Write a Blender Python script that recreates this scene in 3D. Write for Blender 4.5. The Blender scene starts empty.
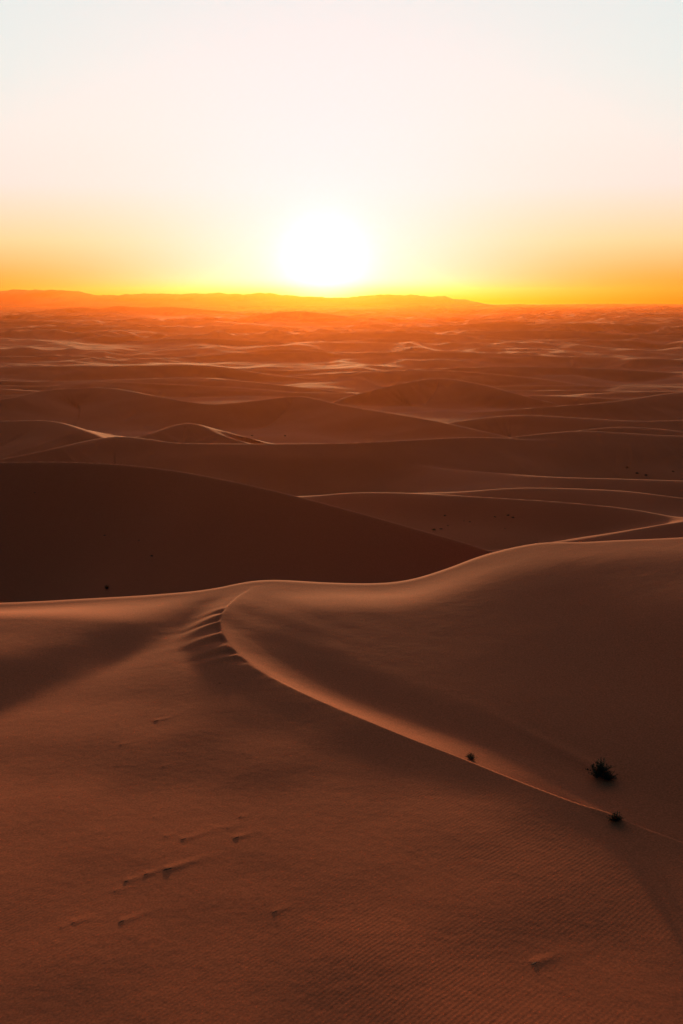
import bpy, math, random
import numpy as np

random.seed(7)
rng = np.random.default_rng(11)
C = bpy.context.scene.collection
SC = bpy.context.scene

# ------------------------------------------------------------------ camera
F = 1000.0                       # focal length in pixels of a 1024 px high frame
HORIZON = 300.5
PITCH = math.atan((512 - HORIZON) / F)
H = 60.0                         # drone height above the desert plain
cam_d = bpy.data.cameras.new('camera')
cam = bpy.data.objects.new('camera', cam_d)
C.objects.link(cam)
cam_d.sensor_fit = 'VERTICAL'
cam_d.sensor_height = 36.0
cam_d.lens = 36.0 * F / 1024.0
cam_d.clip_start = 0.1
cam_d.clip_end = 60000.0
cam.location = (0, 0, H)
cam.rotation_euler = (math.pi / 2 - PITCH, 0, 0)
SC.camera = cam


def unproj(px, py, z):
    """ground position seen at a photograph pixel when the sand there is z metres high"""
    u, v = (px - 341.5) / F, -(py - 512.0) / F
    dx = u
    dy = math.cos(PITCH) + v * math.sin(PITCH)
    dz = -math.sin(PITCH) + v * math.cos(PITCH)
    if z > 200:                  # a distance along the ground instead of a height
        t = z / dy
        z = H + dz * t
    else:
        t = (z - H) / dz
    return (dx * t, dy * t, z)


# ------------------------------------------------------------------ noise
def _hash(ix, iy, seed):
    h = (ix.astype(np.int64) * 374761393 + iy.astype(np.int64) * 668265263 + seed * 974711) & 0x7fffffff
    h = ((h ^ (h >> 13)) * 1274126177) & 0x7fffffff
    return ((h ^ (h >> 16)) & 0xffff) / 65535.0 * 2 * math.pi


def perlin(x, y, seed=0):
    x0, y0 = np.floor(x), np.floor(y)
    fx, fy = x - x0, y - y0
    u = fx * fx * fx * (fx * (fx * 6 - 15) + 10)
    v = fy * fy * fy * (fy * (fy * 6 - 15) + 10)

    def g(ox, oy):
        a = _hash(x0 + ox, y0 + oy, seed)
        return np.cos(a) * (fx - ox) + np.sin(a) * (fy - oy)
    a = g(0, 0) * (1 - u) + g(1, 0) * u
    b = g(0, 1) * (1 - u) + g(1, 1) * u
    return (a * (1 - v) + b * v) * 1.5


def sstep(a, b, x):
    t = np.clip((x - a) / (b - a), 0, 1)
    return t * t * (3 - 2 * t)


def smax(a, b, k):
    h = np.maximum(k - np.abs(a - b), 0) / k
    return np.maximum(a, b) + h * h * k * 0.25


def smin(a, b, k):
    return -smax(-a, -b, k)


# ------------------------------------------------------------------ crest lines
def spline(pts, n=5):
    p = np.array(pts, float)
    if len(p) < 3:
        return p
    q = np.vstack([2 * p[0] - p[1], p, 2 * p[-1] - p[-2]])
    out = []
    for i in range(1, len(q) - 2):
        for t in np.arange(n) / n:
            a, b, c, d = q[i - 1], q[i], q[i + 1], q[i + 2]
            out.append(0.5 * ((2 * b) + (c - a) * t + (2 * a - 5 * b + 4 * c - d) * t * t
                              + (3 * b - a - 3 * c + d) * t ** 3))
    out.append(p[-1])
    return np.array(out)


class Line:
    """a crest: world polyline made from photograph pixels and sand heights"""

    def __init__(self, pix, n=5):
        self.p = spline([unproj(*q) for q in pix], n) if pix else None

    def near(self, x, y):
        """signed distance (camera side positive), crest height and running position at the nearest point"""
        best = np.full(x.shape, 1e18)
        sgn = np.ones(x.shape)
        zc = np.zeros(x.shape)
        run = np.zeros(x.shape)
        acc = 0.0
        for a, b in zip(self.p[:-1], self.p[1:]):
            ex, ey = b[0] - a[0], b[1] - a[1]
            L2 = ex * ex + ey * ey
            L = math.sqrt(L2)
            t = np.clip(((x - a[0]) * ex + (y - a[1]) * ey) / L2, 0, 1)
            dx, dy = x - (a[0] + t * ex), y - (a[1] + t * ey)
            d2 = dx * dx + dy * dy
            m = d2 < best
            best = np.where(m, d2, best)
            zc = np.where(m, a[2] + t * (b[2] - a[2]), zc)
            run = np.where(m, acc + t * L, run)
            cr = ex * dy - ey * dx
            sgn = np.where(m, np.where(cr > 0, -1.0, 1.0), sgn)
            acc += L
        return np.sqrt(best) * sgn, zc, run


def profile(s, slope, depth):
    return depth * (1 - np.exp(-s * slope / depth))


# foreground dune: inner S-shaped crest, and the far edge that makes the skyline
CREST = Line([(310, 505, 43.2), (276, 552, 43.6), (258, 582, 43.8), (238, 598, 43.85), (223, 616, 43.92), (219, 633, 43.99), (232, 654, 44.07),
              (256, 671, 44.12), (310, 698, 44.15), (380, 728, 44.13), (450, 757, 43.98), (540, 795, 43.74),
              (620, 826, 43.54), (683, 850, 43.42), (760, 880, 43.25), (950, 950, 42.8), (1400, 1100, 42.2)])
EDGE = Line([(-400, 610, 41.6), (-150, 609, 42.0), (0, 606, 42.3), (80, 602, 42.6), (150, 598, 43.0), (210, 592, 43.5),
             (258, 582, 43.9), (330, 586, 43.5), (400, 585, 43.5), (450, 571, 44.0), (490, 556, 44.6),
             (540, 546, 45.2), (600, 543, 46.0), (683, 540, 46.5), (800, 538, 46.6), (1100, 560, 44)])
VALLEY = Line([(-120, 765, 43.5), (0, 708, 43.5), (90, 672, 43.5), (165, 640, 43.5), (216, 606, 43.6)])

# mid-distance dunes: crest pixels+height, slope and depth towards the camera, slope and depth beyond, edge softness
DUNES = [
    # the tall dark dune behind the foreground one
    dict(l=[(-500, 500, 33), (-250, 470, 35), (0, 462, 36), (100, 463, 36), (170, 470, 36), (240, 483, 36), (300, 497, 35.8),
            (360, 513, 35.5), (420, 530, 35), (484, 549, 34), (540, 572, 32), (600, 605, 28)], n=(.64, 34), f=(.36, 34), r=.1, w=.3),
    # bright crested dunes right of it
    dict(l=[(250, 497, 26), (310, 496, 28), (350, 493, 29), (400, 493, 29.5), (480, 497, 30), (560, 502, 30.2), (620, 508, 30),
            (665, 516, 29.6), (720, 526, 29), (900, 560, 26)], n=(.20, 6), f=(.30, 8)),
    dict(l=[(470, 552, 27), (530, 547, 29), (590, 538, 30), (640, 529, 30), (683, 522, 30), (760, 515, 30), (900, 510, 30)],
         n=(.22, 5), f=(.30, 5)),
    dict(l=[(380, 494, 25), (457, 492, 27), (500, 489, 28), (542, 488, 28.5), (620, 491, 29), (683, 498, 29), (800, 510, 28)],
         n=(.16, 6), f=(.30, 7)),
    dict(l=[(430, 468, 23), (497, 473, 24.5), (552, 477, 25.5), (620, 479, 26), (683, 481, 26), (850, 486, 26)],
         n=(.16, 6), f=(.30, 7)),
    # long ridge with a small summit on its left
    dict(l=[(-80, 470, 24), (0, 459, 25), (60, 447, 26.6), (98, 439, 27.4), (122, 436.8, 27.6), (150, 439.5, 27.4), (180, 443, 27),
            (260, 444, 27), (342, 443, 27), (410, 440, 27), (482, 437, 26.5), (560, 442, 24)], n=(.26, 12), f=(.30, 9)),
    dict(l=[(420, 446, 22), (487, 440, 24.5), (530, 435, 25.5), (582, 431, 26), (640, 434, 25.5), (683, 436, 25), (850, 440, 25)],
         n=(.26, 9), f=(.30, 8)),
    dict(l=[(560, 434, 21), (590, 429, 22.6), (625, 427, 23), (660, 429, 22.6), (700, 434, 21.5)], n=(.2, 6), f=(.30, 6)),
    dict(l=[(-150, 430, 20), (-60, 424, 23), (0, 421, 24), (50, 421, 24), (80, 430, 23), (105, 440, 21)], n=(.2, 8), f=(.30, 8)),
    dict(l=[(120, 440, 21), (150, 434, 23), (188, 423, 25), (215, 433, 23), (240, 441, 21)], n=(.2, 8), f=(.30, 8)),
    # big mound on the left, saddle, and the ridge that runs right from it
    dict(l=[(-120, 408, 17), (0, 399, 18.5), (40, 391, 19.5), (75, 388, 20), (110, 388, 20), (150, 395, 19), (185, 401, 18),
            (215, 404, 17), (260, 400, 18), (300, 396, 19), (342, 405, 18), (402, 415, 17.5), (440, 422, 17), (490, 433, 16), (560, 450, 14), (640, 470, 11)],
         n=(.22, 13), f=(.30, 11)),
    dict(l=[(350, 396, 9), (385, 387, 13), (415, 381, 16), (440, 378, 17), (475, 383, 16), (510, 392, 13), (545, 401, 9)],
         n=(.22, 12), f=(.30, 10)),
    dict(l=[(480, 412, 11), (542, 407, 14.5), (617, 401, 17), (683, 392, 19), (800, 384, 20)], n=(.22, 10), f=(.30, 10)),
    dict(l=[(440, 424, 16), (492, 417, 18), (530, 415, 19), (582, 418, 19), (650, 421, 19), (760, 416, 19)], n=(.18, 7), f=(.30, 7)),
    dict(l=[(40, 374, 5), (90, 368, 9), (150, 365, 11), (215, 366, 10), (260, 373, 6)], n=(.2, 9), f=(.30, 8)),
    dict(l=[(230, 356, 3), (270, 349, 9), (310, 350, 8), (350, 356, 3)], n=(.2, 10), f=(.30, 9)),
    dict(l=[(245, 318, 2900), (270, 313, 3000), (300, 311, 3100), (330, 314, 3000), (355, 318, 2800)], n=(.15, 14), f=(.2, 20)),
    dict(l=[(30, 312, 4300), (60, 308.5, 4600), (80, 307, 4600), (100, 308.5, 4600), (120, 305.5, 4700), (140, 307.2, 4700), (170, 307, 4600),
            (200, 309, 4400), (235, 312, 4200)], n=(.15, 14), f=(.2, 25)),
]
# smaller dunes scattered over the plain
_r = random.Random(5)
for _k in range(40):
    _d = math.exp(_r.uniform(math.log(560), math.log(3200)))
    _a = math.radians(_r.uniform(-23, 23))
    _cx, _cy = _d * math.sin(_a), _d * math.cos(_a)
    _L = _r.uniform(60, 130) * (1 + _d / 2500)
    _h = _r.uniform(3, 7) * (1 + _d / 3500)
    _t = math.radians(_r.gauss(0, 22))
    _b = _r.uniform(-.3, .3) * _L
    _pts = []
    for _u, _f in ((-1, .35), (-.55, .75), (-.1, 1.0), (.4, .8), (1, .3)):
        _x, _y = _u * _L, _b * (_u * _u - .4) + _r.gauss(0, .05) * _L
        _pts.append((_cx + _x * math.cos(_t) - _y * math.sin(_t), _cy + _x * math.sin(_t) + _y * math.cos(_t), _f * _h * 1.3))
    DUNES.append(dict(l=None, world=_pts, n=(_r.uniform(.10, .2), _h * 1.1), f=(_r.uniform(.05, .09), _h * 1.2), r=_r.uniform(10, 25), w=1.5))
for _i, D in enumerate(DUNES):
    D['id'] = _i + .37
    D['line'] = Line(D['l'], 4)
    if D['l'] is None:
        D['line'].p = spline(D['world'], 3)

# half-buried stones on the foreground sand, each with a wind tail: pixel, size, tail length, lift, label
STONES = [
    (168, 869, .30, 1.0, .075, 'largest dark half-buried stone on the near sand with a long drift tail'),
    (148, 874, .16, .5, .04, 'stone half sunk in sand at the lower end of the largest stone'),
    (128, 881, .18, .6, .045, 'slim stone in the trail of stones with a straight pale drift tail'),
    (116, 891, .10, .4, .02, 'faint low stone ending the trail below the largest stone'),
    (123, 921, .22, .6, .05, 'dark wedge-shaped stone alone below the trail of stones'),
    (75, 922, .12, .4, .03, 'small dark stone beside a smaller one near the bottom left corner'),
    (62, 927, .08, .3, .02, 'tiniest stone of the pair near the bottom left corner'),
    (184, 839, .20, .8, .045, 'pale lipped stone with a long thin tail above the largest stone'),
    (166, 836, .10, .3, .025, 'small stone just left of the pale lipped stone'),
    (236, 838, .22, .6, .05, 'dark stubby stone under two tiny stones on the near slope'),
    (228, 828, .09, .3, .02, 'tiny stone just above the dark stubby stone'),
    (241, 817, .10, .35, .025, 'upper tiny flat stone high above the dark stubby stone'),
    (155, 817, .07, .25, .015, 'faint speck of stone above the pale lipped stone'),
    (157, 721, .24, .6, .05, 'lone dark stone high on the slope below the shaded trough'),
    (122, 745, .12, .4, .025, 'faint long stone below the lone dark stone high on the slope'),
    (164, 766, .09, .3, .02, 'faint small stone halfway down the smooth slope'),
    (221, 683, .16, .5, .03, 'faint stone just under the fluted bend of the dune crest'),
    (275, 912, .17, .5, .04, 'single small stone on bare sand between the stone trail and the ripples'),
    (534, 964, .26, .8, .06, 'lone stone with a raised sand lip among the fine ripples'),
]
TAILS = []            # filled once the bare sand surface is known
# drifts of sand behind the shrubs in the hollow
DRIFT_PIX = [((602, 772), (505, 722), .07, .35), ((615, 819), (560, 792), .08, .3)]
DRIFTS = []


_j = int(np.argmin(np.hypot(*(CREST.p[:, :2] - np.array(unproj(221, 632, 44.15)[:2])).T)))
CREST_A, CREST_B = Line([]), Line([])
CREST_A.p, CREST_B.p = CREST.p[:_j + 1], CREST.p[_j:]
_q = unproj(258, 582, 43.8)
CRUN = np.concatenate([[0], np.cumsum(np.hypot(*np.diff(CREST.p[:, :2], axis=0).T))])
RUN0 = float(CREST.near(np.array([_q[0]]), np.array([_q[1]]))[2][0])


def foreground(x, y):
    s, _, _ = CREST.near(x, y)
    zc = sum(np.interp(y + q, CREST.p[::-1, 1], CREST.p[::-1, 2]) for q in (-2, -1, 0, 1, 2)) / 5
    run = sum(np.interp(y + q, CREST.p[::-1, 1], CRUN[::-1]) for q in (-1, -.5, 0, .5, 1)) / 5 - RUN0
    ex = np.interp(x, EDGE.p[:, 0], EDGE.p[:, 1])
    ze = sum(np.interp(x + q, EDGE.p[:, 0], EDGE.p[:, 2]) for q in (-1.6, -.8, 0, .8, 1.6)) / 5
    e = ex - y
    v, _, _ = VALLEY.near(x, y)
    # near (left) side of the crest: broad and almost level, dipping a little below the crest
    plain = 44.03 + 0.022 * (42 - y) - .010 * np.clip(-x - 4, 0, 60) - .083 * (np.sqrt((x - 2) ** 2 + 4) + x - 2) / 2
    wv = 1.0 + 0.05 * np.clip(60 - y, 0, 40)
    dip = np.where(v > 0, np.exp(-(np.sqrt(v * v + .6) - .775) / 5.0), np.exp(-(v / (1.6 * wv)) ** 2))
    plain = plain + .13 * perlin(x / 9 + 3, y / 13, 5) + .04 * perlin(x / 3.2, y / 4.1, 6)
    lip = zc - .085 * np.abs(s) - .012 * s * s
    left = smax(plain, lip, .7) - .46 * dip * sstep(0, 2.2, np.abs(s))
    # flutes on the lip near the bend
    fl = np.exp(-((run - 10.5) / 4.6) ** 4) * np.exp(-np.abs(s) / .75)
    left = left + .095 * fl * np.sin((run - .3 * np.abs(s)) * 2 * math.pi / 1.75 + 2.6 * perlin(run / 2.5, run * 0 + .5, 8))
    left = left + (.005 * np.exp(-np.abs(s) / 1.2) * sstep(26, 10, run) * sstep(0, 4, run)) * np.sin(run * 2 * math.pi / 1.15 + 2 * perlin(run / 3, s / 4, 9))
    # hollow between the crest and the dune on the right
    sa, sb = CREST_A.near(x, y)[0], CREST_B.near(x, y)[0]
    za = zb = zc
    kk = .02 + 1.1 * sstep(.5, 5, np.minimum(np.abs(sa), np.abs(sb)))
    slp = .60 - .36 * sstep(16, 32, run)
    right_c = smax(za - profile(np.sqrt(sa * sa + .04) - .2, slp, .68), zb - profile(np.sqrt(sb * sb + .04) - .2, slp, .68), kk)
    right_e = ze + .038 * e - .0038 * e * e / (1 + .008 * np.abs(e))
    right_c = right_c + .016 * np.abs(s) + .028 * np.exp(-((run - 6) / 6) ** 2) * sstep(0, 1.0, np.abs(s)) * np.exp(-np.abs(s) / 4) * np.sin((run - 1.1 * np.abs(s)) * 2 * math.pi / 3.3)
    right = smax(right_c, right_e, 1.4)
    right = right + .22 * perlin(x / 17 + .04 * y, y / 15, 12) * sstep(0, 5, np.abs(s)) * sstep(0, 4, np.abs(e))
    w = sstep(-.12, .12, s)
    z = right * (1 - w) + left * w
    # towards the skyline both sides meet the edge line, and beyond it the sand falls away
    k = sstep(0, 1, (7 - e) / 7)
    z = z * (1 - k) + (ze + 0.03 * np.clip(e, 0, 9)) * k
    beyond = ze - .5 * (np.sqrt(e * e + 4) - 2)
    return np.where(e > 0, z, beyond)


def far_field(x, y):
    d = np.hypot(x, y)
    base = np.interp(d, [0, 60, 130, 200, 300, 500, 900, 1600, 20000], [22, 20, 19, 16, 12, 6, 1, 0, 0])
    wx = x + 40 * perlin(x / 300, y / 260, 21)
    wy = y + 40 * perlin(x / 280 + 9, y / 310, 22)
    r1 = 1.06 - np.sqrt(perlin(wx / 280 + .4 + wy / 1500, wy / 430, 23) ** 2 + .0064)
    r2 = 1.06 - np.sqrt(perlin(wx / 125 - wy / 700, wy / 240 + 5, 24) ** 2 + .0064)
    m = .55 + .45 * perlin(x / 700, y / 900, 25)
    amp = np.interp(d, [0, 150, 400, 900, 2500], [.5, 1.5, 5, 12, 18])
    big = np.interp(d, [0, 1500, 4000, 9000, 20000], [0, 0, 6, 14, 18])
    r3 = 1.06 - np.sqrt(perlin(wx / 62 + 3 + wy / 500, wy / 125, 28) ** 2 + .0064)
    m3 = .6 + .8 * perlin(x / 420 + 7, y / 380, 29)
    z = base + amp * (.9 * m * (r1 ** 2 - .52) + .85 * m3 * (r2 ** 2 - .52) + .42 * m3 * (r3 ** 2 - .52))
    z = z + big * perlin(x / 1500, y / 900 + 3, 26)
    z = z + np.interp(d, [0, 100, 300], [.15, .4, .8]) * perlin(x / 40, y / 28, 27)
    return z


def height(x, y):
    d = np.hypot(x, y)
    z = far_field(x, y)
    for D in DUNES:
        p = D['line'].p
        R = 280 if p[:, 1].max() < 1500 and D['l'] else (120 + 1.5 * (p[:, 0].max() - p[:, 0].min()) if D['l'] is None else 900)
        m = ((x > p[:, 0].min() - R) & (x < p[:, 0].max() + R) & (y > p[:, 1].min() - R) & (y < p[:, 1].max() + R))
        if not m.any():
            continue
        xs, ys = x[m], y[m]
        s, zc, run = D['line'].near(xs, ys)
        r = D.get('r', min(1.2 + .006 * p[:, 1].mean(), 8))
        r = r * np.clip(.7 + 1.5 * perlin(run / (14 + .09 * p[:, 1].mean()), run * 0 + D['id'], 33), .15, 1.7)
        a = np.sqrt(s * s + r * r) - r * np.exp(-np.abs(s) / 30)
        hn = zc - profile(a, *D['n'])
        hf = zc - profile(a, *D['f'])
        wig = (.07 * perlin(xs / 5, ys / 9, 34) + .35 * perlin(xs / 17, ys / 13, 31) + .9 * perlin(xs / 48, ys / 37, 32)) * sstep(0, 10, a) * D.get('w', 1)
        h = np.where(s > 0, hn - .07 * a, hf - .10 * a) + wig
        z[m] = smax(z[m], h, 1.6)
    m = d < 170
    fz = foreground(x[m], y[m])
    z[m] = smax(z[m], fz - 70 * sstep(85, 168, d[m]), 1.0)
    for (ax, ay), (bx, by), lift, wd in DRIFTS:
        A, B = (ax, ay), (bx, by)
        L = math.hypot(B[0] - A[0], B[1] - A[1])
        ux, uy = (B[0] - A[0]) / L, (B[1] - A[1]) / L
        m = (np.abs(x - A[0]) < L + 4) & (np.abs(y - A[1]) < L + 4)
        if m.any():
            t = ((x[m] - A[0]) * ux + (y[m] - A[1]) * uy) / L
            c = -(x[m] - A[0]) * uy + (y[m] - A[1]) * ux
            z[m] += lift * np.exp(-(c / wd) ** 2) * np.where(t > 0, np.exp(-(t / .75) ** 2), np.exp(-(t * L / .5) ** 2))
    # wind tails
    for px, py, ln, lift in TAILS:
        tx, ty = px, py
        m = (np.abs(x - tx) < 4) & (np.abs(y - ty) < 4)
        if not m.any():
            continue
        a = math.radians(33)
        ux = (x[m] - tx) * math.cos(a) + (y[m] - ty) * math.sin(a)
        uy = -(x[m] - tx) * math.sin(a) + (y[m] - ty) * math.cos(a)
        z[m] += .25 * lift * np.exp(-(uy / (.10 + .06 * ln)) ** 2) * np.where(ux > 0, np.exp(-(ux / ln) ** 2), np.exp(-(ux / .10) ** 2))
    return z


# ------------------------------------------------------------------ materials
def new_mat(name):
    m = bpy.data.materials.new(name)
    m.use_nodes = True
    nt = m.node_tree
    for n in list(nt.nodes):
        nt.nodes.remove(n)
    out = nt.nodes.new('ShaderNodeOutputMaterial')
    return m, nt, out


def sand_material():
    m, nt, out = new_mat('sand')
    N, L = nt.nodes.new, nt.links.new
    b = N('ShaderNodeBsdfPrincipled')
    b.inputs['Roughness'].default_value = 1.0
    b.inputs['Specular IOR Level'].default_value = .06
    b.inputs['Specular Tint'].default_value = (1.0, .56, .38, 1)      # light passing through quartz grains comes out sand coloured
    geo = N('ShaderNodeNewGeometry')
    # slow colour drift of the sand and fine grain
    n1 = N('ShaderNodeTexNoise'); n1.inputs['Scale'].default_value = .05; n1.inputs['Detail'].default_value = 5
    n2 = N('ShaderNodeTexNoise'); n2.inputs['Scale'].default_value = 16.0; n2.inputs['Detail'].default_value = 4
    for n in (n1, n2):
        L(geo.outputs['Position'], n.inputs['Vector'])
    mix = N('ShaderNodeMix'); mix.data_type = 'RGBA'
    mix.inputs['A'].default_value = SAND_A
    mix.inputs['B'].default_value = SAND_B
    L(n1.outputs['Fac'], mix.inputs['Factor'])
    mr = N('ShaderNodeMapRange'); mr.inputs['From Min'].default_value = .3; mr.inputs['From Max'].default_value = .7
    mr.inputs['To Min'].default_value = .80; mr.inputs['To Max'].default_value = 1.20
    L(n2.outputs['Fac'], mr.inputs['Value'])
    mul = N('ShaderNodeVectorMath'); mul.operation = 'SCALE'
    L(mix.outputs['Result'], mul.inputs[0]); L(mr.outputs['Result'], mul.inputs['Scale'])
    L(mul.outputs['Vector'], b.inputs['Base Color'])
    # wind ripples, real to about 13 cm, only where the sand is close enough to hold them
    mp = N('ShaderNodeMapping'); mp.inputs['Rotation'].default_value = (0, 0, math.radians(RIPPLE_ROT))
    L(geo.outputs['Position'], mp.inputs['Vector'])
    wv = N('ShaderNodeTexWave'); wv.wave_type = 'BANDS'; wv.bands_direction = 'X'
    wv.inputs['Scale'].default_value = 2 * math.pi / (20 * .12)
    wv.inputs['Distortion'].default_value = 4.5
    wv.inputs['Detail'].default_value = 2.0
    wv.inputs['Detail Scale'].default_value = .25
    L(mp.outputs['Vector'], wv.inputs['Vector'])
    n3 = N('ShaderNodeTexNoise'); n3.inputs['Scale'].default_value = .16; n3.inputs['Detail'].default_value = 3
    L(geo.outputs['Position'], n3.inputs['Vector'])
    patch = N('ShaderNodeMapRange'); patch.inputs['From Min'].default_value = .28; patch.inputs['From Max'].default_value = .7
    L(n3.outputs['Fac'], patch.inputs['Value'])
    ln = N('ShaderNodeVectorMath'); ln.operation = 'LENGTH'
    L(geo.outputs['Position'], ln.inputs[0])
    fade = N('ShaderNodeMapRange'); fade.inputs['From Min'].default_value = 52; fade.inputs['From Max'].default_value = 80
    fade.inputs['To Min'].default_value = 1; fade.inputs['To Max'].default_value = 0
    L(ln.outputs['Value'], fade.inputs['Value'])
    st = N('ShaderNodeMath'); st.operation = 'MULTIPLY'
    L(patch.outputs['Result'], st.inputs[0]); L(fade.outputs['Result'], st.inputs[1])
    sx = N('ShaderNodeSeparateXYZ'); L(geo.outputs['Position'], sx.inputs[0])
    side = N('ShaderNodeMapRange'); side.inputs['From Min'].default_value = -5; side.inputs['From Max'].default_value = 4
    side.inputs['To Min'].default_value = .5
    L(sx.outputs['X'], side.inputs['Value'])
    st2 = N('ShaderNodeMath'); st2.operation = 'MULTIPLY'
    L(st.outputs['Value'], st2.inputs[0]); L(side.outputs['Result'], st2.inputs[1])
    st = st2
    hgt = N('ShaderNodeMath'); hgt.operation = 'MULTIPLY'
    L(wv.outputs['Fac'], hgt.inputs[0]); L(st.outputs['Value'], hgt.inputs[1])
    bp = N('ShaderNodeBump'); bp.inputs['Strength'].default_value = .5; bp.inputs['Distance'].default_value = RIPPLE_H
    L(hgt.outputs['Value'], bp.inputs['Height'])
    n4 = N('ShaderNodeTexNoise'); n4.inputs['Scale'].default_value = 3.0; n4.inputs['Detail'].default_value = 6
    L(geo.outputs['Position'], n4.inputs['Vector'])
    bp2 = N('ShaderNodeBump'); bp2.inputs['Strength'].default_value = .3; bp2.inputs['Distance'].default_value = .025
    L(n4.outputs['Fac'], bp2.inputs['Height'])
    L(bp.outputs['Normal'], bp2.inputs['Normal'])
    n5 = N('ShaderNodeTexNoise'); n5.inputs['Scale'].default_value = .45; n5.inputs['Detail'].default_value = 4
    L(geo.outputs['Position'], n5.inputs['Vector'])
    bp3 = N('ShaderNodeBump'); bp3.inputs['Strength'].default_value = .2; bp3.inputs['Distance'].default_value = .12
    L(n5.outputs['Fac'], bp3.inputs['Height'])
    L(bp2.outputs['Normal'], bp3.inputs['Normal'])
    L(bp3.outputs['Normal'], b.inputs['Normal'])
    L(b.outputs['BSDF'], out.inputs['Surface'])
    return m


SAND_A = (.48, .118, .048, 1)
SAND_B = (.57, .152, .064, 1)
RIPPLE_ROT = 43
RIPPLE_H = .0036
M_SAND = sand_material()


def flat_mat(name, col, rough=.9, var=.3):
    m, nt, out = new_mat(name)
    N, L = nt.nodes.new, nt.links.new
    b = N('ShaderNodeBsdfPrincipled'); b.inputs['Roughness'].default_value = rough
    b.inputs['Specular IOR Level'].default_value = .2
    n = N('ShaderNodeTexNoise'); n.inputs['Scale'].default_value = 6.0
    g = N('ShaderNodeNewGeometry'); L(g.outputs['Position'], n.inputs['Vector'])
    mx = N('ShaderNodeMix'); mx.data_type = 'RGBA'
    mx.inputs['A'].default_value = tuple(c * (1 - var) for c in col) + (1,)
    mx.inputs['B'].default_value = tuple(c * (1 + var) for c in col) + (1,)
    L(n.outputs['Fac'], mx.inputs['Factor']); L(mx.outputs['Result'], b.inputs['Base Color'])
    L(b.outputs['BSDF'], out.inputs['Surface'])
    return m


M_LEAF = flat_mat('dry_leaf', (.030, .034, .018))
M_TWIG = flat_mat('twig', (.07, .045, .028))
M_STONE = flat_mat('stone', (.13, .06, .035))
M_ROCK = flat_mat('mountain_rock', (.26, .13, .08))


# ------------------------------------------------------------------ terrain mesh
def grid_mesh(name, X, Y, Z, mat):
    nr, nc = X.shape
    co = np.stack([X, Y, Z], -1).reshape(-1, 3).astype(np.float32)
    i = np.arange(nr - 1)[:, None] * nc + np.arange(nc - 1)[None]
    q = np.stack([i, i + 1, i + nc + 1, i + nc], -1).reshape(-1, 4).astype(np.int32)
    me = bpy.data.meshes.new(name)
    me.vertices.add(len(co)); me.vertices.foreach_set('co', co.ravel())
    me.loops.add(q.size); me.loops.foreach_set('vertex_index', q.ravel())
    me.polygons.add(len(q))
    me.polygons.foreach_set('loop_start', np.arange(0, q.size, 4, dtype=np.int32))
    me.update(calc_edges=True)
    me.polygons.foreach_set('use_smooth', np.ones(len(q), bool))
    me.materials.append(mat)
    me.validate()
    o = bpy.data.objects.new(name, me)
    C.objects.link(o)
    return o


def hit(px, py):
    """where the photograph's pixel meets the sand"""
    u, v = (px - 341.5) / F, -(py - 512.0) / F
    d = np.array([u, math.cos(PITCH) + v * math.sin(PITCH), -math.sin(PITCH) + v * math.cos(PITCH)])
    t = np.exp(np.linspace(math.log(15), math.log(3000), 4000))
    P = d[None] * t[:, None]
    gz = height(P[:, 0].copy(), P[:, 1].copy())
    k = np.argmax(gz > P[:, 2] + H)
    return P[k, 0], P[k, 1], float(gz[k])


_st = [hit(q[0], q[1]) for q in STONES]
_dr = [(hit(*a_), hit(*b_), l_, w_) for a_, b_, l_, w_ in DRIFT_PIX]
TAILS = [(p_[0], p_[1], q[3], q[4]) for p_, q in zip(_st, STONES)]
DRIFTS = [(a_[:2], b_[:2], l_, w_) for a_, b_, l_, w_ in _dr]

R_FAR = 16000.0
radii = np.concatenate([np.linspace(.4, 14, 24)[:-1],
                        np.exp(np.arange(math.log(14), math.log(90), .0030)),
                        np.exp(np.arange(math.log(90), math.log(700), .0036)),
                        np.exp(np.arange(math.log(700), math.log(R_FAR), .0055)), [R_FAR]])
ang = np.radians(np.concatenate([np.linspace(-180, -32, 50)[:-1], np.linspace(-32, -24, 90)[:-1],
                                 np.linspace(-24, 24, 860), np.linspace(24, 32, 90)[1:], np.linspace(32, 180, 50)[1:]]))
RR, AA = np.meshgrid(radii, ang, indexing='ij')
GX, GY = RR * np.sin(AA), RR * np.cos(AA)
GZ = height(GX.ravel(), GY.ravel()).reshape(GX.shape)
# winding so that normals point up
ground = grid_mesh('sand_dunes', GX[:, ::-1], GY[:, ::-1], GZ[:, ::-1], M_SAND)
ground['kind'] = 'structure'


def ground_z(x, y):
    return float(height(np.array([x], float), np.array([y], float))[0])


# ------------------------------------------------------------------ shrubs and stones
def mesh_obj(name, verts, faces, mat, parent=None, smooth=False):
    me = bpy.data.meshes.new(name)
    me.from_pydata([tuple(v) for v in verts], [], faces)
    me.materials.append(mat)
    if smooth:
        me.polygons.foreach_set('use_smooth', [True] * len(me.polygons))
    me.update()
    o = bpy.data.objects.new(name, me)
    C.objects.link(o)
    if parent:
        o.parent = parent
    return o


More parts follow.
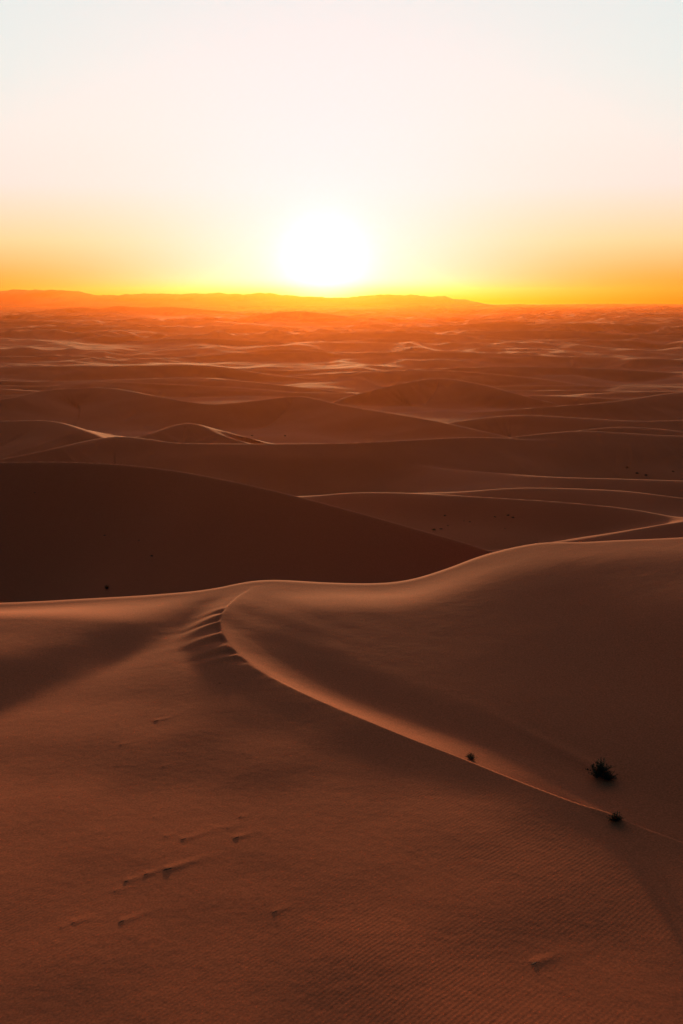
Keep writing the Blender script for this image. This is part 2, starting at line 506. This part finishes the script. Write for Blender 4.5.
def make_shrub(seed):
    """a unit-sized spiky desert shrub: woody stems and narrow leaves, about 1 m across"""
    r = random.Random(seed)
    root = bpy.data.objects.new('desert_shrub', None)
    C.objects.link(root)
    sv, sf, lv, lf = [], [], [], []
    for k in range(70):
        az = r.uniform(0, 2 * math.pi)
        lean = r.uniform(.1, 1.25)
        ln = r.uniform(.38, .68) * (1.0 if lean > .4 else 1.1)
        bx, by = r.gauss(0, .09), r.gauss(0, .07)
        pts = []
        for i in range(6):
            t = i / 5
            le = lean * (.75 + .35 * t)
            pts.append((bx + math.cos(az) * math.sin(le) * ln * t + r.gauss(0, .012),
                        by + math.sin(az) * math.sin(le) * ln * t + r.gauss(0, .012),
                        -.05 + math.cos(le) * ln * t + .05 * t))
        n0 = len(sv)
        for i, p in enumerate(pts):
            w = .010 * (1 - .75 * i / 5)
            for j in range(3):
                a = j * 2 * math.pi / 3
                sv.append((p[0] + w * math.cos(a), p[1] + w * math.sin(a), p[2]))
        for i in range(5):
            for j in range(3):
                q = n0 + i * 3
                sf.append((q + j, q + (j + 1) % 3, q + 3 + (j + 1) % 3, q + 3 + j))
        for m in range(44):
            t = r.uniform(.22, 1.0)
            i = min(int(t * 5), 4)
            f = t * 5 - i
            p = [pts[i][c] * (1 - f) + pts[i + 1][c] * f for c in range(3)]
            a2, e2 = r.uniform(0, 2 * math.pi), r.uniform(-.2, 1.3)
            L = r.uniform(.04, .10)
            d = (math.cos(a2) * math.cos(e2) * L, math.sin(a2) * math.cos(e2) * L, math.sin(e2) * L)
            sx, sy = -math.sin(a2) * .013, math.cos(a2) * .013
            n0 = len(lv)
            lv += [p, (p[0] + d[0] * .5 + sx, p[1] + d[1] * .5 + sy, p[2] + d[2] * .55),
                   (p[0] + d[0], p[1] + d[1], p[2] + d[2]), (p[0] + d[0] * .5 - sx, p[1] + d[1] * .5 - sy, p[2] + d[2] * .55)]
            lf.append((n0, n0 + 1, n0 + 2, n0 + 3))
    mesh_obj('stems', sv, sf, M_TWIG, root)
    mesh_obj('foliage', lv, lf, M_LEAF, root)
    return root


SHRUBS = [  # pixel of its foot, width m, height factor, label, group
    (599, 775, .80, 1.0, 'biggest dark spiky shrub, alone in the hollow behind the near crest', None),
    (608, 779, .50, .8, 'smaller spiky shrub grown against the biggest shrub', None),
    (471, 759, .34, .9, 'small round dark shrub sitting on the sharp sand crest', None),
    (615, 821, .42, 1.0, 'short tufted shrub peeping over the crest below the biggest shrub', None),
    (107, 589, .9, 1.5, 'upright black shrub at the shaded foot of the dark dune', 'shrubs on the dark dune'),
    (105, 536, .6, .6, 'flat faint shrub midway up the dark dune above the upright black shrub', 'shrubs on the dark dune'),
    (139, 541, .5, .7, 'faint dot of a shrub alone in the middle of the dark dune', 'shrubs on the dark dune'),
    (152, 556, .6, .7, 'low faint shrub between the middle dot shrub and the dark dune foot', 'shrubs on the dark dune'),
    (35, 493, .5, .6, 'tiny shrub high under the crest of the dark dune', 'shrubs on the dark dune'),
    (445, 516, .8, .7, 'round dark shrub highest on the hollow floor beyond the dark dune', 'shrubs in the hollow beyond the dark dune'),
    (434, 530, 1.0, .6, 'broad low shrub nearest the dark dune crest line', 'shrubs in the hollow beyond the dark dune'),
    (441, 529, .7, .5, 'flat shrub merging with the broad low shrub by the crest line', 'shrubs in the hollow beyond the dark dune'),
    (448, 526, .6, .5, 'faint flat shrub just above the broad low shrub', 'shrubs in the hollow beyond the dark dune'),
    (470, 522, .6, .6, 'small shrub in the middle of the scattered hollow shrubs', 'shrubs in the hollow beyond the dark dune'),
    (464, 521, .4, .6, 'faintest speck of a shrub beside the middle hollow shrub', 'shrubs in the hollow beyond the dark dune'),
    (495, 517, .8, .5, 'long low shrub before the dark pair in the hollow', 'shrubs in the hollow beyond the dark dune'),
    (508, 516, .8, .7, 'upper shrub of the dark pair in the hollow', 'shrubs in the hollow beyond the dark dune'),
    (513, 518, .8, .7, 'lower shrub of the dark pair in the hollow', 'shrubs in the hollow beyond the dark dune'),
    (505, 529, .5, .5, 'lone faint shrub below the dark pair in the hollow', 'shrubs in the hollow beyond the dark dune'),
    (627, 468, 1.4, .7, 'dark shrub at the top of the row on the far shaded flank', 'shrubs on the far shaded flank'),
    (637, 474, 1.4, .6, 'shrub in the middle of the row on the far shaded flank', 'shrubs on the far shaded flank'),
    (646, 476, 1.5, .6, 'shrub at the foot of the row on the far shaded flank', 'shrubs on the far shaded flank'),
    (673, 472, 1.1, .6, 'shrub apart from the row on the far shaded flank', 'shrubs on the far shaded flank'),
    (252, 436, 1.5, .6, 'distant dot shrub under the orange glow below the sun', None),
    (285, 436, 1.3, .6, 'distant faint dot shrub beside the other glowing slope dot', None),
]
protos = [make_shrub(k) for k in (3, 8, 21)]
used = [False] * 3
for k, (px, py, wd, hf, lab, grp) in enumerate(SHRUBS):
    x, y, z = hit(px, py)
    q = k % 3
    if not used[q]:
        o, used[q] = protos[q], True
    else:
        o = protos[q].copy()
        C.objects.link(o)
        for ch in list(protos[q].children):
            c = ch.copy()
            c.parent = o
            C.objects.link(c)
    SCL = 1.12 if y < 60 else .68
    o.location = (x, y, z - (.02 if y < 60 else .05))
    o.rotation_euler = (0, 0, rng.uniform(0, 6.28))
    o.scale = (wd * SCL, wd * SCL, wd * hf * SCL)
    o['label'] = lab
    o['category'] = 'shrub'
    if 'group' in o:
        del o['group']
    if grp:
        o['group'] = grp


def make_stone(x, y, z, size, seed):
    r = random.Random(seed)
    nu, nv = 14, 9
    verts, faces = [], []
    ph = [r.uniform(0, 6.28) for _ in range(6)]
    for j in range(nv):
        th = math.pi * j / (nv - 1)
        for i in range(nu):
            a = 2 * math.pi * i / nu
            rad = 1 + .16 * math.sin(2 * a + ph[0]) + .10 * math.sin(3 * a + ph[1] + th * 2) + .07 * math.sin(5 * a + ph[2] - 3 * th)
            rad += r.uniform(-.04, .04)
            verts.append((.85 * size * rad * math.sin(th) * math.cos(a),   .19 * size * rad * math.sin(th) * math.sin(a),
                          .11 * size * rad * math.cos(th)))
    for j in range(nv - 1):
        for i in range(nu):
            faces.append((j * nu + i, (j + 1) * nu + i, (j + 1) * nu + (i + 1) % nu, j * nu + (i + 1) % nu))
    o = mesh_obj('stone', verts, faces, M_STONE, smooth=False)
    o.location = (x, y, z)
    o.rotation_euler = (0, r.uniform(-.1, .1), math.radians(33) + r.uniform(-.15, .15))
    return o


for k, (px, py, size, tl, lift, lab) in enumerate(STONES):
    x, y, _ = _st[k]
    o = make_stone(x - .02, y - .03, ground_z(x, y) - .04 * size, size * .56, 50 + k)
    o['label'] = lab
    o['category'] = 'stone'
    o['group'] = 'half-buried stones on the near dune'

# ------------------------------------------------------------------ distant mountains
def mountains():
    prof = [(-320, 296), (-200, 291), (-100, 294), (-40, 291), (0, 291.5), (20, 290), (50, 290.5), (75, 291.5), (95, 295),
            (110, 295.5), (135, 294), (180, 294), (215, 293.5), (245, 294), (258, 292.8), (275, 294), (300, 296.5), (330, 297.5),
            (350, 297), (368, 295.6), (385, 295), (412, 295), (420, 296.2), (444, 296.6), (455, 298.4), (468, 300.5), (485, 303), (505, 307), (540, 312), (600, 316)]
    D = 10500.0
    xs = np.array([(p - 341.5) / F * D / 1.0214 for p, _ in prof])
    hs = np.array([H + (HORIZON - q) / F * D for _, q in prof])
    n, m = 420, 40
    X = np.linspace(xs[0], xs[-1], n)
    top = np.interp(X, xs, hs) + 9 * perlin(X / 150, X * 0 + .3, 41) + 6 * perlin(X / 45, X * 0 + .7, 42)
    T = np.linspace(-1, 1, m)
    XX, TT = np.meshgrid(X, T)
    YY = D + TT * 900 + 120 * perlin(XX / 400, TT * 2, 43)
    fall = np.clip(1 - np.abs(TT) ** 1.2, 0, 1)
    rug = 1 - .35 * np.abs(perlin(XX / 260, TT * 3, 44)) * (1 - fall)
    ZZ = -20 + (top[None] + 20) * fall * rug
    o = grid_mesh('mountains', XX, YY, ZZ, M_ROCK)
    o['kind'] = 'structure'


mountains()

# ------------------------------------------------------------------ sun, sky
SUN_EL = math.radians(1.75)
SUN_AZ = math.atan((325 - 341.5) / F)            # a touch left of straight ahead
sun_dir = (math.cos(SUN_EL) * math.sin(SUN_AZ), math.cos(SUN_EL) * math.cos(SUN_AZ), math.sin(SUN_EL))
sl = bpy.data.lights.new('sun', 'SUN')
sl.energy = 5.0
sl.angle = math.radians(2.5)      # low sun spread by dust
sl.color = (1.0, .58, .26)
so = bpy.data.objects.new('sun', sl)
C.objects.link(so)
so.rotation_euler = (math.pi / 2 - SUN_EL, 0, math.pi - SUN_AZ)
so.location = (0, 0, 150)


NISH = 1.0


def build_world():
    w = bpy.data.worlds.new('World')
    SC.world = w
    w.use_nodes = True
    nt = w.node_tree
    for n in list(nt.nodes):
        nt.nodes.remove(n)
    N, L = nt.nodes.new, nt.links.new
    out = N('ShaderNodeOutputWorld')
    sky = N('ShaderNodeTexSky'); sky.sky_type = 'NISHITA'
    sky.sun_disc = False
    sky.sun_elevation = SUN_EL
    sky.sun_rotation = SUN_AZ
    sky.dust_density = 4.0
    sky.air_density = 1.2
    bg1 = N('ShaderNodeBackground'); bg1.inputs['Strength'].default_value = .05*NISH
    tint = N('ShaderNodeMix'); tint.data_type = 'RGBA'; tint.blend_type = 'MULTIPLY'
    tint.inputs['Factor'].default_value = 1.0
    tint.inputs['B'].default_value = (.25, .19, .15, 1)      # desert dust low in the air takes the blue out
    L(sky.outputs['Color'], tint.inputs['A'])
    L(tint.outputs['Result'], bg1.inputs['Color'])
    tc = N('ShaderNodeTexCoord')
    nrm = N('ShaderNodeVectorMath'); nrm.operation = 'NORMALIZE'
    L(tc.outputs['Generated'], nrm.inputs[0])
    sep = N('ShaderNodeSeparateXYZ'); L(nrm.outputs['Vector'], sep.inputs[0])
    # elevation in degrees
    asn = N('ShaderNodeMath'); asn.operation = 'ARCSINE'; L(sep.outputs['Z'], asn.inputs[0])
    el = N('ShaderNodeMath'); el.operation = 'DIVIDE'; L(asn.outputs['Value'], el.inputs[0]); el.inputs[1].default_value = math.pi / 2
    # dusty sky on the sun's side, brightened above the frame to light the sand
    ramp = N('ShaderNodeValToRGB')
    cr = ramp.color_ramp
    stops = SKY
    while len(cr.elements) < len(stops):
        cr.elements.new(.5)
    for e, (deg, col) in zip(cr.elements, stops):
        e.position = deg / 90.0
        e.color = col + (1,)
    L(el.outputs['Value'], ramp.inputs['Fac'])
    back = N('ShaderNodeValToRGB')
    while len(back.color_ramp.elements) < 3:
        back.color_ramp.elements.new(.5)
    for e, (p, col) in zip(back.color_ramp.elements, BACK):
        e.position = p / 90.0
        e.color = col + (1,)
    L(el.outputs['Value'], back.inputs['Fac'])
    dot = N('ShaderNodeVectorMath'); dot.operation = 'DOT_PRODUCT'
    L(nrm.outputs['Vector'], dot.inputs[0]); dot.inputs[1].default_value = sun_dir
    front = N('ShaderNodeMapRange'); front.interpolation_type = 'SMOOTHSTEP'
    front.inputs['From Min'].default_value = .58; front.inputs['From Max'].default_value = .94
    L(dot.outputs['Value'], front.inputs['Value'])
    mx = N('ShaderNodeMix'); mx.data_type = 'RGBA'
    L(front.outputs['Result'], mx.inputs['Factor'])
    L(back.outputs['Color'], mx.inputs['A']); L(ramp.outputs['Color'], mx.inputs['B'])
    # aureole round the sun: two bell curves of the angle to it
    ac = N('ShaderNodeMath'); ac.operation = 'ARCCOSINE'; L(dot.outputs['Value'], ac.inputs[0])
    low = N('ShaderNodeMapRange'); low.interpolation_type = 'SMOOTHSTEP'      # dust low in the air keeps the glow yellow there
    low.inputs['From Min'].default_value = -.1 / 90; low.inputs['From Max'].default_value = 1.3 / 90
    L(el.outputs['Value'], low.inputs['Value'])

    def bell(sig):
        dv = N('ShaderNodeMath'); dv.operation = 'DIVIDE'; L(ac.outputs['Value'], dv.inputs[0]); dv.inputs[1].default_value = math.radians(sig)
        sq = N('ShaderNodeMath'); sq.operation = 'MULTIPLY'; L(dv.outputs['Value'], sq.inputs[0]); L(dv.outputs['Value'], sq.inputs[1])
        ng = N('ShaderNodeMath'); ng.operation = 'MULTIPLY'; L(sq.outputs['Value'], ng.inputs[0]); ng.inputs[1].default_value = -1.0
        ex = N('ShaderNodeMath'); ex.operation = 'EXPONENT'; L(ng.outputs['Value'], ex.inputs[0])
        return ex.outputs['Value']

    ml = N('ShaderNodeMath'); ml.operation = 'MULTIPLY'
    L(bell(GLOW_DEG), ml.inputs[0]); L(low.outputs['Result'], ml.inputs[1])
    gl = N('ShaderNodeMix'); gl.data_type = 'RGBA'
    L(ml.outputs['Value'], gl.inputs['Factor'])
    L(mx.outputs['Result'], gl.inputs['A']); gl.inputs['B'].default_value = GLOW + (1,)
    sc_ = N('ShaderNodeVectorMath'); sc_.operation = 'SCALE'; sc_.inputs[0].default_value = CORE
    L(bell(CORE_DEG), sc_.inputs['Scale'])
    ad = N('ShaderNodeVectorMath'); ad.operation = 'ADD'
    L(gl.outputs['Result'], ad.inputs[0]); L(sc_.outputs['Vector'], ad.inputs[1])
    total = ad.outputs['Vector']
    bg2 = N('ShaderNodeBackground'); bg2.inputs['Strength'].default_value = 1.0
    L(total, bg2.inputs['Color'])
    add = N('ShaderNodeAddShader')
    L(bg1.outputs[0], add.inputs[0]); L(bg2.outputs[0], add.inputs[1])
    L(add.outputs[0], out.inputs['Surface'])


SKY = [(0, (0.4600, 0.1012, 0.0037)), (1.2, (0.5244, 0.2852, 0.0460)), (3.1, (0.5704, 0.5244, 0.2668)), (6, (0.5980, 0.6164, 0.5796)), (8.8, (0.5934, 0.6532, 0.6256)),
       (11.7, (0.5658, 0.6578, 0.6440)), (17, (0.5612, 0.6394, 0.6440)), (25, (1.25, 1.03, .86)), (40, (.50, .40, .35)), (90, (.02, .055, .095))]  # bands above the frame raised beyond the visible sky, to brighten the ground
BACK = [(0, (.003, .026, .050)), (25, (.005, .036, .070)), (90, (.02, .055, .095))]  # unseen sky behind the camera, tinted blue as fill for the shaded slopes
GLOW, GLOW_DEG = (.47, .615, .765), 9.5
CORE, CORE_DEG = (.38, .38, .62), 2.1
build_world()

# ------------------------------------------------------------------ haze
def haze():
    import bmesh
    bm = bmesh.new()
    bmesh.ops.create_cube(bm, size=1.0)
    me = bpy.data.meshes.new('haze')
    bm.to_mesh(me); bm.free()
    o = bpy.data.objects.new('haze', me)
    C.objects.link(o)
    zb, zt = float(GZ.min()) - 25.0, 250.0
    o.scale = (33000, 33000, zt - zb)
    o.location = (0, 0, (zt + zb) / 2)
    m, nt, out = new_mat('haze')
    v = nt.nodes.new('ShaderNodeVolumePrincipled')
    v.inputs['Color'].default_value = (.95, .27, .035, 1)
    v.inputs['Density'].default_value = HAZE
    v.inputs['Anisotropy'].default_value = .78
    nt.links.new(v.outputs['Volume'], out.inputs['Volume'])
    me.materials.append(m)
    o['kind'] = 'stuff'


HAZE = 3.3e-5
haze()

# ------------------------------------------------------------------ render settings
vs = SC.view_settings
SC.display_settings.display_device = 'sRGB'
vs.view_transform = 'Standard'
vs.look = 'None'
vs.gamma = 1
vs.exposure = 0.37
vs.use_curve_mapping = False
cy = SC.cycles
cy.use_denoising = True
cy.denoising_prefilter = 'ACCURATE'
cy.max_bounces = 6
cy.diffuse_bounces = 3
cy.volume_bounces = 1
cy.volume_step_rate = 1
